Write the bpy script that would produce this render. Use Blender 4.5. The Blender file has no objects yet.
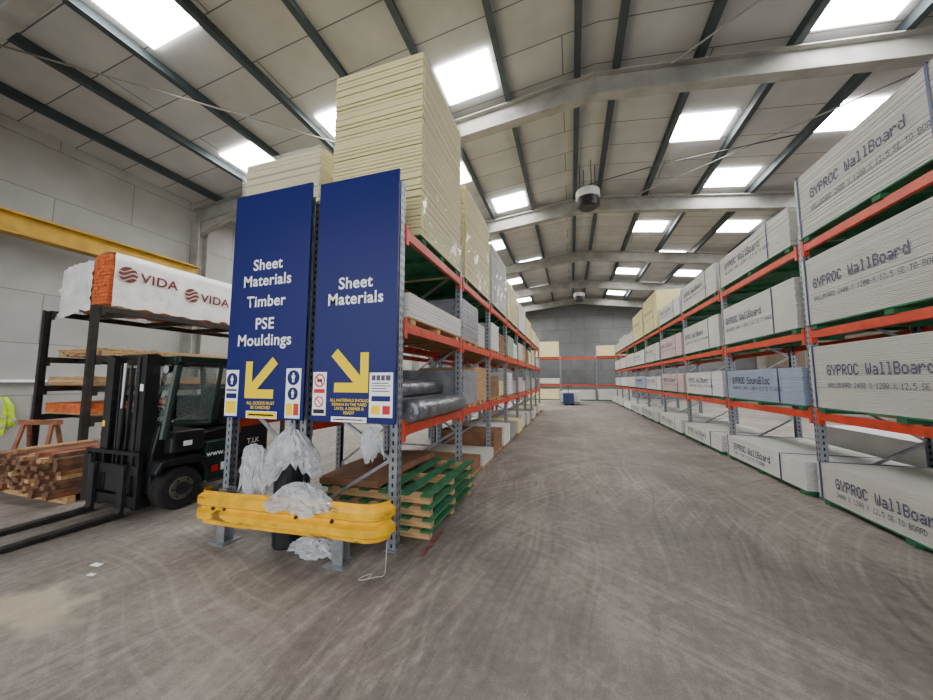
import bpy, bmesh, math, random
from mathutils import Vector, Matrix, noise
random.seed(7)
COL = bpy.context.scene.collection
PI = math.pi
# ---------------------------------------------------------------- materials
def srgb(r, g, b):
    f = lambda c: (c/255/12.92) if c/255 <= .04045 else ((c/255+.055)/1.055)**2.4
    return (f(r), f(g), f(b), 1)
def mat(name, rgb, rough=.6, metal=0, var=.12, scale=6, bump=0, bscale=40, emit=0, alpha=1, stretch=(1,1,1), spec=.5, scuff=None):
    m = bpy.data.materials.new(name); m.use_nodes = True
    nt = m.node_tree; N = nt.nodes; L = nt.links; p = N['Principled BSDF']
    c = srgb(*rgb); tc = N.new('ShaderNodeTexCoord'); mp = N.new('ShaderNodeMapping'); mp.inputs['Scale'].default_value = stretch
    L.new(tc.outputs['Object'], mp.inputs[0])
    if var:
        n = N.new('ShaderNodeTexNoise'); n.inputs['Scale'].default_value = scale; n.inputs['Detail'].default_value = 5
        L.new(mp.outputs[0], n.inputs[0])
        r = N.new('ShaderNodeValToRGB'); r.color_ramp.elements[0].position = .3; r.color_ramp.elements[1].position = .7
        r.color_ramp.elements[0].color = tuple(x*(1-var*2) for x in c[:3])+(1,)
        r.color_ramp.elements[1].color = tuple(min(1, x*(1+var)) for x in c[:3])+(1,)
        L.new(n.outputs[0], r.inputs[0]); out = r.outputs[0]
        if scuff:
            n3 = N.new('ShaderNodeTexNoise'); n3.inputs['Scale'].default_value = scuff[1]; n3.inputs['Detail'].default_value = 9; n3.inputs['Distortion'].default_value = .6
            mp3 = N.new('ShaderNodeMapping'); mp3.inputs['Scale'].default_value = (.35,1,1.6); L.new(tc.outputs['Object'], mp3.inputs[0]); L.new(mp3.outputs[0], n3.inputs[0])
            q = N.new('ShaderNodeMapRange'); q.inputs[1].default_value = .6; q.inputs[2].default_value = .67; L.new(n3.outputs[0], q.inputs[0])
            mx = N.new('ShaderNodeMix'); mx.data_type = 'RGBA'; L.new(q.outputs[0], mx.inputs['Factor']); L.new(out, mx.inputs['A']); mx.inputs['B'].default_value = srgb(*scuff[0]); out = mx.outputs['Result']
        L.new(out, p.inputs['Base Color'])
    else: p.inputs['Base Color'].default_value = c
    p.inputs['Roughness'].default_value = rough; p.inputs['Metallic'].default_value = metal
    p.inputs['Specular IOR Level'].default_value = spec
    if bump:
        n2 = N.new('ShaderNodeTexNoise'); n2.inputs['Scale'].default_value = bscale; n2.inputs['Detail'].default_value = 4
        L.new(mp.outputs[0], n2.inputs[0]); b = N.new('ShaderNodeBump'); b.inputs['Strength'].default_value = bump; b.inputs['Distance'].default_value = .02
        L.new(n2.outputs[0], b.inputs['Height']); L.new(b.outputs[0], p.inputs['Normal'])
    if emit:
        p.inputs['Emission Color'].default_value = (1, .995, .98, 1); p.inputs['Emission Strength'].default_value = emit
    if alpha < 1: p.inputs['Alpha'].default_value = alpha
    return m
M = {}
M['board'] = mat('plasterboard_edge', (204,202,195), .8, 0, .04, 2)
M['board2'] = mat('plasterboard_white', (219,218,215), .8, 0, .04, 2)
M['cream'] = mat('cream_board', (230,219,164), .75, 0, .05, 2)
M['blueboard'] = mat('blue_board', (158,172,192), .8, 0, .05, 2)
M['pinkboard'] = mat('pink_board', (206,180,180), .8, 0, .05, 2)
M['greenboard'] = mat('green_board', (160,184,160), .8, 0, .05, 2)
M['brownboard'] = mat('brown_board', (142,104,74), .8, 0, .15, 4)
M['greyboard'] = mat('grey_wrapped', (150,152,158), .35, 0, .15, 5, .5, 14)
M['foil'] = mat('silver_foil_wrap', (138,140,148), .28, .6, .3, 6, .9, 14)
M['wrapw'] = mat('white_wrap', (232,232,230), .4, 0, .08, 4, .9, 6)
M['film'] = mat('clear_film', (232,234,238), .04, 0, .03, 4, .5, 5, alpha=.24, spec=1)
M['film2'] = mat('clear_film_thin', (232,232,230), .05, 0, .03, 5, .6, 6, alpha=.3, spec=1)
M['plastic'] = mat('crumpled_polythene', (206,210,216), .08, 0, .06, 5, alpha=.6, spec=1)
M['greenp'] = mat('green_painted_wood', (44,116,76), .75, 0, .25, 7)
M['greend'] = mat('green_wood_edge', (24,66,44), .8, 0, .25, 7)
M['wood'] = mat('pine', (196,158,110), .7, 0, .2, 5, stretch=(1,6,6))
M['woodr'] = mat('red_wood', (150,92,62), .7, 0, .25, 8)
M['endgrain'] = mat('timber_end', (166,122,88), .8, 0, .25, 12)
M['enddark'] = mat('timber_end_dark', (118,84,62), .8, 0, .3, 12)
M['orangew'] = mat('orange_pack_end', (224,112,56), .6, 0, .2, 12)
M['orange'] = mat('orange_beam_paint', (206,60,22), .45, 0, .12, 5, scuff=((150,60,36),9))
M['galv'] = mat('galvanised', (152,156,160), .4, .6, .15, 12)
M['blue'] = mat('sign_blue', (6,22,100), .4, 0, .03, 2, spec=.3)
M['white'] = mat('sign_white', (252,252,252), .5, 0, 0)
M['yellow'] = mat('sign_yellow', (255,222,0), .5, 0, 0, spec=.2)
M['red'] = mat('sign_red', (205,20,24), .5, 0, 0)
M['black'] = mat('black_print', (22,22,24), .6, 0, 0)
M['print'] = mat('grey_ink', (82,84,106), .7, 0, 0)
M['maroon'] = mat('maroon_ink', (104,26,24), .6, 0, 0)
M['byellow'] = mat('bumper_yellow', (240,180,4), .4, 0, .14, 7, .12, 25, scuff=((120,94,40),7))
M['fblack'] = mat('truck_black', (26,28,30), .4, 0, .2, 6)
M['fgreen'] = mat('truck_dark_green', (14,44,38), .35, 0, .12, 4)
M['glass'] = mat('cab_glass', (120,140,140), .08, 0, 0, alpha=.3)
M['steel'] = mat('dark_steel', (52,52,55), .45, .4, .2, 10)
M['rubber'] = mat('rubber', (34,32,31), .9, 0, .2, 14, .3, 40)
M['hub'] = mat('hub_grey', (96,90,82), .6, .1, .25, 14)
M['seat'] = mat('seat_vinyl', (28,28,30), .5, 0, .1, 6)
M['hivis'] = mat('hi_vis', (206,240,30), .7, 0, .1, 8)
M['silver'] = mat('reflective', (200,200,200), .3, .3, 0)
M['beamy'] = mat('crane_beam_mustard', (178,138,26), .6, 0, .15, 4)
M['dsteel'] = mat('rack_dark_steel', (52,46,44), .6, .2, .25, 8)
M['purlin'] = mat('purlin_green_grey', (52,64,68), .6, .1, .12, 5)
M['rafter'] = mat('rafter_grey', (146,144,138), .75, 0, .14, 2.2)
M['tube'] = mat('brown_card', (134,94,70), .8, 0, .15, 6)
M['strap'] = mat('strap_blue', (34,54,104), .4, 0, 0)
M['wstrap'] = mat('strap_grey', (150,150,150), .4, 0, 0)
M['heater'] = mat('heater_white', (205,205,200), .4, 0, .06, 5)
M['sky'] = mat('skylight_glazing', (255,255,255), .5, 0, 0, emit=34)
M['string'] = mat('string', (190,186,176), .8, 0, 0)
M['floorred'] = mat('worn_red_paint', (128,80,74), .8, 0, .3, 9)
M['cw'] = mat('counterweight_black', (22,24,26), .3, 0, .1, 4)

def mth_factory(N, L):
    def mth(op, a, b=None):
        n = N.new('ShaderNodeMath'); n.operation = op
        for i, v in enumerate((a, b)):
            if v is None: continue
            if isinstance(v, (int, float)): n.inputs[i].default_value = v
            else: L.new(v, n.inputs[i])
        return n.outputs[0]
    return mth
def upright_mat():
    m = mat('perforated_upright', (146,152,160), .45, .5, .12, 12)
    nt = m.node_tree; N = nt.nodes; L = nt.links; p = N['Principled BSDF']
    tc = N.new('ShaderNodeTexCoord'); s = N.new('ShaderNodeSeparateXYZ'); L.new(tc.outputs['Object'], s.inputs[0])
    mth = mth_factory(N, L)
    fz = mth('ABSOLUTE', mth('SUBTRACT', mth('FRACT', mth('MULTIPLY', s.outputs[2], 13)), .5))
    zz = mth('LESS_THAN', fz, .24)
    ay = mth('ABSOLUTE', s.outputs[1]); ax = mth('ABSOLUTE', s.outputs[0])
    sy = mth('LESS_THAN', mth('ABSOLUTE', mth('SUBTRACT', ay, .022)), .008)
    sx = mth('LESS_THAN', ax, .01)
    h = mth('MULTIPLY', zz, mth('MAXIMUM', sy, sx))
    old = p.inputs['Base Color'].links[0].from_socket
    mx = N.new('ShaderNodeMix'); mx.data_type = 'RGBA'
    L.new(h, mx.inputs['Factor']); L.new(old, mx.inputs['A']); mx.inputs['B'].default_value = (.01,.01,.012,1)
    L.new(mx.outputs['Result'], p.inputs['Base Color'])
    return m
M['upright'] = upright_mat()

def floor_mat():
    m = bpy.data.materials.new('dusty_concrete'); m.use_nodes = True
    nt = m.node_tree; N = nt.nodes; L = nt.links; p = N['Principled BSDF']
    tc = N.new('ShaderNodeTexCoord'); mth = mth_factory(N, L)
    def nz(sc, det=8, st=(1,1,1), dist=0, loc=(0,0,0)):
        mp = N.new('ShaderNodeMapping'); mp.inputs['Scale'].default_value = st; mp.inputs['Location'].default_value = loc
        L.new(tc.outputs['Object'], mp.inputs[0])
        n = N.new('ShaderNodeTexNoise'); n.inputs['Scale'].default_value = sc; n.inputs['Detail'].default_value = det; n.inputs['Distortion'].default_value = dist
        L.new(mp.outputs[0], n.inputs[0]); return n.outputs[0]
    warp = N.new('ShaderNodeTexNoise'); warp.inputs['Scale'].default_value = .35; warp.inputs['Detail'].default_value = 1; L.new(tc.outputs['Object'], warp.inputs[0])
    s = N.new('ShaderNodeSeparateXYZ'); L.new(tc.outputs['Object'], s.inputs[0])
    def arcs(cx, cy, freq, seed, thr=.56, lo=.42):
        dx = mth('SUBTRACT', s.outputs[0], cx); dy = mth('SUBTRACT', s.outputs[1], cy)
        r = mth('SQRT', mth('ADD', mth('MULTIPLY', dx, dx), mth('MULTIPLY', dy, dy)))
        r = mth('ADD', r, mth('MULTIPLY', warp.outputs[0], 1.1))
        ang = mth('ARCTAN2', dy, dx)
        c = N.new('ShaderNodeCombineXYZ'); L.new(mth('MULTIPLY', r, freq), c.inputs[0]); L.new(mth('MULTIPLY', ang, 1.5), c.inputs[1]); c.inputs[2].default_value = seed
        n = N.new('ShaderNodeTexNoise'); n.inputs['Scale'].default_value = 1; n.inputs['Detail'].default_value = 2; L.new(c.outputs[0], n.inputs[0])
        mr = N.new('ShaderNodeMapRange'); mr.inputs[1].default_value = thr-.04; mr.inputs[2].default_value = thr+.07; L.new(n.outputs[0], mr.inputs[0])
        mk = N.new('ShaderNodeMapRange'); mk.inputs[1].default_value = lo; mk.inputs[2].default_value = lo+.16; L.new(nz(.45, 3, loc=(seed,seed,0)), mk.inputs[0])
        return mth('MULTIPLY', mr.outputs[0], mk.outputs[0])
    t = mth('ADD', arcs(-8, 4.5, 19, 1.3), arcs(9, -1.0, 17, 5.1))
    t = mth('ADD', t, arcs(30.0, 8.0, 18, 15.7)); t = mth('ADD', t, arcs(-5, -5, 17, 41.0))
    dk = mth('ADD', arcs(7.5, 1.0, 15, 22.3), arcs(-26, 6, 16, 31.1))
    big = nz(.5, 4, dist=.3); fine = nz(16, 9); sp = nz(90, 3); mid = nz(2.4, 6, dist=.3); st = nz(1.6, 4, (3,.2,1), .15)
    v = mth('ADD', mth('MULTIPLY', big, .38), mth('MULTIPLY', st, .09))
    v = mth('ADD', v, mth('MULTIPLY', fine, .18)); v = mth('ADD', v, mth('MULTIPLY', sp, .18)); v = mth('ADD', v, mth('MULTIPLY', mid, .17))
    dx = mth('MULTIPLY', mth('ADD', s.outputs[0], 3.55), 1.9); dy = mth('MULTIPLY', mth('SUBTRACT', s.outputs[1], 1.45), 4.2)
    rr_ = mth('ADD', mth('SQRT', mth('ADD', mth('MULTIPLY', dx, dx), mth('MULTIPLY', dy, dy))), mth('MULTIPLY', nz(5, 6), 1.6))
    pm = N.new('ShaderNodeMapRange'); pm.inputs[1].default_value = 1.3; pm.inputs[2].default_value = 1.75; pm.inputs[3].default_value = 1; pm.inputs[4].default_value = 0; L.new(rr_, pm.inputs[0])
    v2 = mth('SUBTRACT', mth('ADD', v, mth('MULTIPLY', t, .042)), mth('MULTIPLY', dk, .042))
    r = N.new('ShaderNodeValToRGB'); e = r.color_ramp.elements
    e[0].position = .36; e[0].color = srgb(84,78,73); e[1].position = .66; e[1].color = srgb(168,159,150)
    x = e.new(.5); x.color = srgb(123,115,108)
    L.new(v2, r.inputs[0])
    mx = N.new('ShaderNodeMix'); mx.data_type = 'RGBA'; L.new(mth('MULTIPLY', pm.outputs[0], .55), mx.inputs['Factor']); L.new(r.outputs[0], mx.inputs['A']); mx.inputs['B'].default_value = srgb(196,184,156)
    L.new(mx.outputs['Result'], p.inputs['Base Color'])
    rr = N.new('ShaderNodeMapRange'); rr.inputs[3].default_value = .42; rr.inputs[4].default_value = .85; L.new(big, rr.inputs[0]); L.new(rr.outputs[0], p.inputs['Roughness'])
    bp = N.new('ShaderNodeBump'); bp.inputs['Strength'].default_value = .2; bp.inputs['Distance'].default_value = .006
    L.new(fine, bp.inputs['Height']); L.new(bp.outputs[0], p.inputs['Normal'])
    return m
M['floor'] = floor_mat()
def block_mat(name, c1, c2, mortar, sc, bw, rh, rot=(0,0,0), msize=.02):
    m = bpy.data.materials.new(name); m.use_nodes = True
    nt = m.node_tree; N = nt.nodes; L = nt.links; p = N['Principled BSDF']
    tc = N.new('ShaderNodeTexCoord'); mp = N.new('ShaderNodeMapping'); mp.inputs['Rotation'].default_value = rot
    L.new(tc.outputs['Object'], mp.inputs[0])
    b = N.new('ShaderNodeTexBrick'); b.inputs['Scale'].default_value = sc; b.inputs['Brick Width'].default_value = bw; b.inputs['Row Height'].default_value = rh
    b.inputs['Color1'].default_value = srgb(*c1); b.inputs['Color2'].default_value = srgb(*c2); b.inputs['Mortar'].default_value = srgb(*mortar); b.inputs['Mortar Size'].default_value = msize
    L.new(mp.outputs[0], b.inputs[0])
    n = N.new('ShaderNodeTexNoise'); n.inputs['Scale'].default_value = 1.3; n.inputs['Detail'].default_value = 7; L.new(tc.outputs['Object'], n.inputs[0])
    mr = N.new('ShaderNodeMapRange'); mr.inputs[3].default_value = .70; mr.inputs[4].default_value = 1.2; L.new(n.outputs[0], mr.inputs[0])
    mx = N.new('ShaderNodeVectorMath'); mx.operation = 'SCALE'; L.new(b.outputs[0], mx.inputs[0]); L.new(mr.outputs[0], mx.inputs['Scale'])
    L.new(mx.outputs[0], p.inputs['Base Color']); p.inputs['Roughness'].default_value = .85
    return m
def yz_block(*a, **k):
    m = block_mat(*a, **k); nt = m.node_tree; N = nt.nodes; L = nt.links
    tc = [n for n in N if n.type == 'TEX_COORD'][0]; mp = [n for n in N if n.type == 'MAPPING'][0]
    s = N.new('ShaderNodeSeparateXYZ'); c = N.new('ShaderNodeCombineXYZ'); L.new(tc.outputs['Object'], s.inputs[0])
    L.new(s.outputs[1], c.inputs[0]); L.new(s.outputs[2], c.inputs[1]); L.new(c.outputs[0], mp.inputs[0]); return m
M['wallL'] = yz_block('concrete_panel_wall', (164,163,159), (156,155,151), (126,125,122), 1, 3.0, 1.2, msize=.012)
M['wallR'] = yz_block('brown_grey_wall', (112,98,84), (104,92,80), (84,76,68), 1, 1.2, 6, msize=.02)
M['wallF'] = block_mat('far_wall', (114,116,117), (106,108,109), (84,85,86), 1, 2.4, 1.2, rot=(PI/2,0,0), msize=.015)
M['ceil'] = block_mat('roof_lining', (176,176,175), (167,167,166), (92,92,91), 1, 6.0, .95, rot=(0,0,0), msize=.012)

# ---------------------------------------------------------------- mesh builder
class MB:
    def __init__(s): s.v = []; s.f = []
    def add(s, vs, fs):
        n = len(s.v); s.v += [tuple(v) for v in vs]; s.f += [tuple(i+n for i in f) for f in fs]; return s
    def box(s, x0, x1, y0, y1, z0, z1):
        return s.add([(x0,y0,z0),(x1,y0,z0),(x1,y1,z0),(x0,y1,z0),(x0,y0,z1),(x1,y0,z1),(x1,y1,z1),(x0,y1,z1)],
            [(0,3,2,1),(4,5,6,7),(0,1,5,4),(1,2,6,5),(2,3,7,6),(3,0,4,7)])
    def bar(s, p, q, w, h, up=(0,0,1)):
        p = Vector(p); q = Vector(q); d = (q-p).normalized(); u = Vector(up)
        if abs(d.dot(u)) > .98: u = Vector((0,1,0))
        r = d.cross(u).normalized(); u = r.cross(d).normalized()
        vs = []
        for c in (p, q):
            for a, b in ((-1,-1),(1,-1),(1,1),(-1,1)): vs.append(c+r*a*w/2+u*b*h/2)
        return s.add(vs, [(0,1,2,3),(7,6,5,4),(0,4,5,1),(1,5,6,2),(2,6,7,3),(3,7,4,0)])
    def tube(s, pts, r, n=10, close=True):
        pts = [Vector(p) for p in pts]; rings = []
        for i, p in enumerate(pts):
            d = (pts[min(i+1, len(pts)-1)]-pts[max(i-1, 0)]).normalized()
            u = Vector((0,0,1)) if abs(d.z) < .9 else Vector((0,1,0))
            a = d.cross(u).normalized(); b = a.cross(d).normalized()
            rr = r[i] if isinstance(r, (list, tuple)) else r
            rings.append([p+a*math.cos(2*PI*k/n)*rr+b*math.sin(2*PI*k/n)*rr for k in range(n)])
        vs = [v for g in rings for v in g]; fs = []
        for i in range(len(pts)-1):
            for k in range(n):
                fs.append((i*n+k, (i+1)*n+k, (i+1)*n+(k+1)%n, i*n+(k+1)%n))
        if close: fs.append(tuple(range(n))); fs.append(tuple(range((len(pts)-1)*n, len(pts)*n))[::-1])
        return s.add(vs, fs)
    def prism(s, poly, a0, a1, axis='x'):
        n = len(poly)
        def mk(a, u, v): return {'x': (a,u,v), 'y': (u,a,v), 'z': (u,v,a)}[axis]
        vs = [mk(a0,u,v) for u, v in poly]+[mk(a1,u,v) for u, v in poly]
        fs = [tuple(range(n))[::-1], tuple(range(n, 2*n))]+[(i,(i+1)%n,(i+1)%n+n,i+n) for i in range(n)]
        return s.add(vs, fs)
    def build(s, name, m, parent=None, bevel=0, smooth=False, loc=None):
        me = bpy.data.meshes.new(name); me.from_pydata(s.v, [], s.f); me.update()
        bm = bmesh.new(); bm.from_mesh(me); bmesh.ops.recalc_face_normals(bm, faces=bm.faces); bm.to_mesh(me); bm.free()
        me.materials.append(m if not isinstance(m, str) else M[m])
        if smooth:
            for f in me.polygons: f.use_smooth = True
        o = bpy.data.objects.new(name, me); COL.objects.link(o)
        if parent: o.parent = parent
        if loc: o.location = loc
        if bevel:
            b = o.modifiers.new('bevel', 'BEVEL'); b.width = bevel; b.segments = 2; b.limit_method = 'ANGLE'
        return o
def tag(o, label, cat, group=None, kind=None):
    if label: o['label'] = label
    if cat: o['category'] = cat
    if group: o['group'] = group
    if kind: o['kind'] = kind
    return o
def thing(name, label, cat, loc=(0,0,0), rz=0, group=None):
    o = bpy.data.objects.new(name, None); COL.objects.link(o); o.empty_display_size = .1
    o.location = loc; o.rotation_euler = (0,0,rz); return tag(o, label, cat, group)
def struct(o, label=None):
    o['kind'] = 'structure'
    if label: o['label'] = label
    return o
def copy_tree(o, parent=None):
    c = o.copy(); COL.objects.link(c)
    if parent: c.parent = parent
    for ch in list(o.children): copy_tree(ch, c)
    return c
TC = {}
def text(name, body, size, m, parent, loc, rot, align='CENTER', bold=0, sx=1, sp=1):
    key = (body, size, align, bold)
    if key not in TC:
        cu = bpy.data.curves.new('t', 'FONT'); cu.body = body; cu.size = size; cu.align_x = align; cu.offset = bold; cu.resolution_u = 6; cu.space_character = sp
        to = bpy.data.objects.new('t', cu); COL.objects.link(to)
        dg = bpy.context.evaluated_depsgraph_get(); me = bpy.data.meshes.new_from_object(to.evaluated_get(dg)); me.name = name
        bpy.data.objects.remove(to); TC[key] = me
    me = TC[key]
    if not me.materials: me.materials.append(M[m])
    o = bpy.data.objects.new(name, me); COL.objects.link(o); o.parent = parent; o.location = loc; o.rotation_euler = rot; o.scale = (sx,1,1)
    return o
DOT = {'A':'7E1111117E','B':'7F49494936','C':'3E41414122','D':'7F4141221C','E':'7F49494941','G':'3E4149497A','L':'7F40404040','N':'7F0408107F','O':'3E4141413E','P':'7F09090906','R':'7F09192946','S':'4649494931','T':'01017F0101','U':'3F4040403F','W':'3F4038403F','X':'6314081463','Y':'0708700807','0':'3E5149453E','1':'00427F4000','2':'4261514946','3':'2141454B31','4':'1814127F10','5':'2745454539','.':'0060600000','a':'2054545478','l':'00417F4000','o':'3844444438','r':'7C08040408','d':'384444487F','u':'3C4040207C','n':'7C08040478','c':'3844444420'}
def dots(name, body, pitch, m, parent, loc, rot):
    key = ('dot', body, pitch)
    if key not in TC:
        d = pitch/6; e = d*1.3; b = MB(); wd = 1.25 if pitch > .06 else 1.05
        for i, ch in enumerate(body):
            if ch not in DOT: continue
            for cx in range(5):
                byte = int(DOT[ch][cx*2:cx*2+2], 16); r = 0
                while r < 7:
                    if byte >> r & 1:
                        r2 = r
                        while r2 < 7 and byte >> r2 & 1: r2 += 1
                        x = i*pitch+cx*d; zo = .0002*cx
                        b.add([(x,(7-r2)*e,zo),(x+d*wd,(7-r2)*e,zo),(x+d*wd,(7-r)*e+.12*e*(wd > 1.1),zo),(x,(7-r)*e+.12*e*(wd > 1.1),zo)], [(0,1,2,3)]); r = r2
                    else: r += 1
        me = bpy.data.meshes.new(name); me.from_pydata(b.v, [], b.f); me.materials.append(M[m]); TC[key] = me
    o = bpy.data.objects.new(name, TC[key]); COL.objects.link(o); o.parent = parent; o.location = loc; o.rotation_euler = rot
    return o
ROT_NEGX = Matrix(((0,0,-1),(-1,0,0),(0,1,0))).to_euler()
ROT_POSX = Matrix(((0,0,1),(1,0,0),(0,1,0))).to_euler()
ROT_NEGY = (PI/2, 0, 0)
ORD = ['nearest','second','third','fourth','fifth','sixth','seventh','eighth','ninth','tenth']

# ---------------------------------------------------------------- camera
F = 335.0; VX, VY = 571.0, 380.0; H = 1.55
th = math.atan((VX-466.5)/F); ph = math.atan((VY-350)/F)
cam = bpy.data.cameras.new('camera'); co = bpy.data.objects.new('camera', cam); COL.objects.link(co)
cam.sensor_width = 36; cam.lens = 36*F/933; cam.clip_start = .05; cam.clip_end = 200
co.location = (0,0,H); co.rotation_euler = (PI/2+ph, 0, th)
bpy.context.scene.camera = co

# ---------------------------------------------------------------- setting
XL, XR, YB, YF, RX = -12.0, 13.4, -7.0, 31.0, .7
def rz_(x): return 8.75-(.1 if x < RX else .14)*abs(x-RX)
struct(MB().box(XL-.2, XR+.2, YB-12, YF+.2, -.2, 0).build('floor', 'floor'), 'worn dusty concrete warehouse floor with tyre marks')
struct(MB().box(XL-.2, XL, YB, YF, 0, rz_(XL)).build('wall_left', 'wallL'), 'grey concrete panel side wall')
struct(MB().box(XR, XR+.2, YB, YF, 0, rz_(XR)).build('wall_right', 'wallR'), 'side wall behind the right rack')
struct(MB().prism([(XL,0),(XR,0),(XR,rz_(XR)),(RX,rz_(RX)),(XL,rz_(XL))], YF, YF+.2, 'y').build('wall_far', 'wallF'), 'grey far gable wall')
c = MB()
for xa, xb in ((XL-.2,RX),(RX,XR+.2)):
    za, zb = rz_(xa), rz_(xb)
    c.add([(xa,YB,za),(xb,YB,zb),(xb,YF+.2,zb),(xa,YF+.2,za),(xa,YB,za+.1),(xb,YB,zb+.1),(xb,YF+.2,zb+.1),(xa,YF+.2,za+.1)],
          [(0,3,2,1),(4,5,6,7),(0,1,5,4),(1,2,6,5),(2,3,7,6),(3,0,4,7)])
struct(c.build('ceiling', 'ceil'), 'pale grey panelled pitched warehouse roof lining')
tn = 0
def trim(mb, m, label):
    global tn; tn += 1
    return struct(mb.build('trim_%d' % tn, m), label)
PX = [RX-.42-1.6*k for k in range(8)]+[RX+.42+1.6*k for k in range(8)]
for x in PX:
    z = rz_(x)-.11; b = MB()
    b.box(x-.035, x+.035, YB, YF, z-.1, z+.1).box(x-.035, x+.10, YB, YF, z-.115, z-.1)
    trim(b, 'purlin', 'dark green-grey steel roof purlin')
for y in (-2.9, 2.4, 7.7, 13.2, 18.7, 24.2, 29.5):
    b = MB()
    for xa, xb in ((XL,RX),(RX,XR)):
        za, zb = rz_(xa)-.22, rz_(xb)-.22
        b.bar((xa,y,za-.012),(xb,y,zb-.012), .26, .024).bar((xa,y,za-.50),(xb,y,zb-.50), .26, .035).bar((xa,y,za-.25),(xb,y,zb-.25), .025, .48)
    for s, xe in ((1, XL), (-1, XR)):
        z = rz_(xe)-.7
        b.prism([(xe,z),(xe+s*2.2,z+.22),(xe,z-.5)], y-.09, y+.09, 'y')
    trim(b, 'rafter', 'weathered grey portal rafter spanning the roof')
    for xe, s in ((XL,1),(XR,-1)):
        xa, xb = sorted((xe+s*.01, xe+s*.42))
        trim(MB().box(xa, xb, y-.16, y-.13, 0, rz_(xe)-.7).box(xa, xb, y+.13, y+.16, 0, rz_(xe)-.7).box((xa+xb)/2-.02, (xa+xb)/2+.02, y-.13, y+.13, 0, rz_(xe)-.7),
             'rafter', 'weathered grey steel wall column')
for (x0,y0,x1,y1) in ((7.2,7.9,2.2,13.0),(7.2,2.6,2.2,7.5),(-9.5,2.6,-5.2,7.5),(-10.9,7.9,-6.0,13.0)):
    trim(MB().tube([(x0,y0,rz_(x0)-.34),(x1,y1,rz_(x1)-.34)], .018, 8), 'rafter', 'thin diagonal roof bracing rod')
trim(MB().tube([(.7,11.2,7.95),(2.5,10.6,7.85),(5.5,9.6,7.45)], .015, 6), 'steel', 'thin cable run under the purlins')
wn = 0
for y in (3.35, 7.0, 9.95, 12.45, 16.1, 19.5, 22.5, 25.4, 28.0):
    odd = y in (7.0, 12.45, 19.5, 25.4)
    xs = (-2.1,-5.3,-8.5, 5.1, 8.3) if odd else (-3.7,-6.9,-10.1, 3.5, 6.7, 9.9)
    if y == 3.35: xs = (-3.7,-6.9)
    for x in xs:
        y_ = 6.8 if (y == 7.0 and x < 0) else y
        wn += 1; b = MB(); hw, hl = .60, .50
        vs = [(x+a*hw, y_+c_*hl, rz_(x+a*hw)-.02) for a, c_ in ((-1,-1),(1,-1),(1,1),(-1,1))]
        vs += [(v[0],v[1],v[2]-.02) for v in vs]
        b.add(vs, [(0,1,2,3),(7,6,5,4),(0,4,5,1),(1,5,6,2),(2,6,7,3),(3,7,4,0)])
        struct(b.build('window_%d' % wn, 'sky'), 'bright rooflight panel between purlins')
o = MB(); o.box(-.14,.14,-4,4,-.24,-.2).box(-.14,.14,-4,4,.2,.24).box(-.02,.02,-4,4,-.2,.2)
t = thing('crane_runway_beam', 'mustard yellow steel beam running along the left wall', 'steel beam', (-11.35,3.4,4.9))
o.build('beam_web', 'beamy', t)
for yy in (-3, 0, 3): MB().box(-.64,-.16,yy-.08,yy+.08,-.35,-.15).build('bracket', 'dsteel', t)
trim(MB().box(XL+.005, XL+.1, YB, 7.4, 1.5, 1.56), 'white', 'thin white ledge along the left wall')

# ---------------------------------------------------------------- racks
def rack(label, loc, rz, ys, depth, levels, top, bm='orange', um='upright', brace=True, cat='pallet rack', bh=.1, arms=0):
    t = thing('pallet_rack', label, cat, loc, rz)
    for i, y in enumerate(ys):
        for x in (.04, depth-.04):
            u = MB().box(-.04,.04,-.045,-.04,0,top).box(-.04,.04,.04,.045,0,top)
            u.box(-.04 if x < .5 else .035, -.035 if x < .5 else .04, -.04,.04,0,top)
            u.box(-.06,.06,-.08,.08,0,.008)
            u.build('upright', um, t, loc=(x, y, 0))
        if brace:
            b = MB(); z = .2; k = 0
            while z < top-.7:
                xa, xb = (.08, depth-.08) if k % 2 == 0 else (depth-.08, .08)
                b.bar((xa,y,z),(xb,y,z+.6), .03, .03); z += .6; k += 1
            b.bar((.08,y,.18),(depth-.08,y,.18), .03, .03).bar((.08,y,top-.06),(depth-.08,y,top-.06), .03, .03)
            b.build('brace', 'galv' if um == 'upright' else um, t)
    for i in range(len(ys)-1):
        for z in levels:
            for sx, x in ((-1, 0), (1, depth)):
                xa, xb = (x-.012, x+.035) if sx < 0 else (x-.035, x+.012)
                b = MB().box(xa, xb, ys[i]+.05, ys[i+1]-.05, z-bh, z)
                for yy in (ys[i]+.047, ys[i+1]-.047-.055): b.box(xa-.004, xb+.004, yy, yy+.055, z-bh-.06, z+(.05 if um == 'upright' else 0))
                b.build('beam', bm, t, bevel=.004)
            for k in range(arms):
                y = ys[i]+(ys[i+1]-ys[i])*(k+.5)/arms
                MB().box(.04, depth-.04, y-.04, y+.04, z-bh, z-.005).build('cross_arm', um, t)
    return t
RXF = 3.07; RY = [3.1+2.57*k for k in range(10)]
LV = [1.13, 2.20, 3.38]
rack('long orange beam rack on the right stacked with plasterboard', (RXF, RY[0], 0), 0, [y-RY[0] for y in RY], 1.15, LV, 3.55)
LY = [2.9+1.87*k for k in range(9)]
LL = [1.11, 2.12, 3.08]
rack('orange and galvanised rack on the left side of the aisle', (-2.70, LY[0], 0), 0, [y-LY[0] for y in LY], 1.13, LL, 3.55)
rack('rack run standing back to back behind the aisle-side left rack', (-3.72, LY[0], 0), 0, [y-LY[0] for y in LY[:6]], .96, LL, 3.55)
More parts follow.
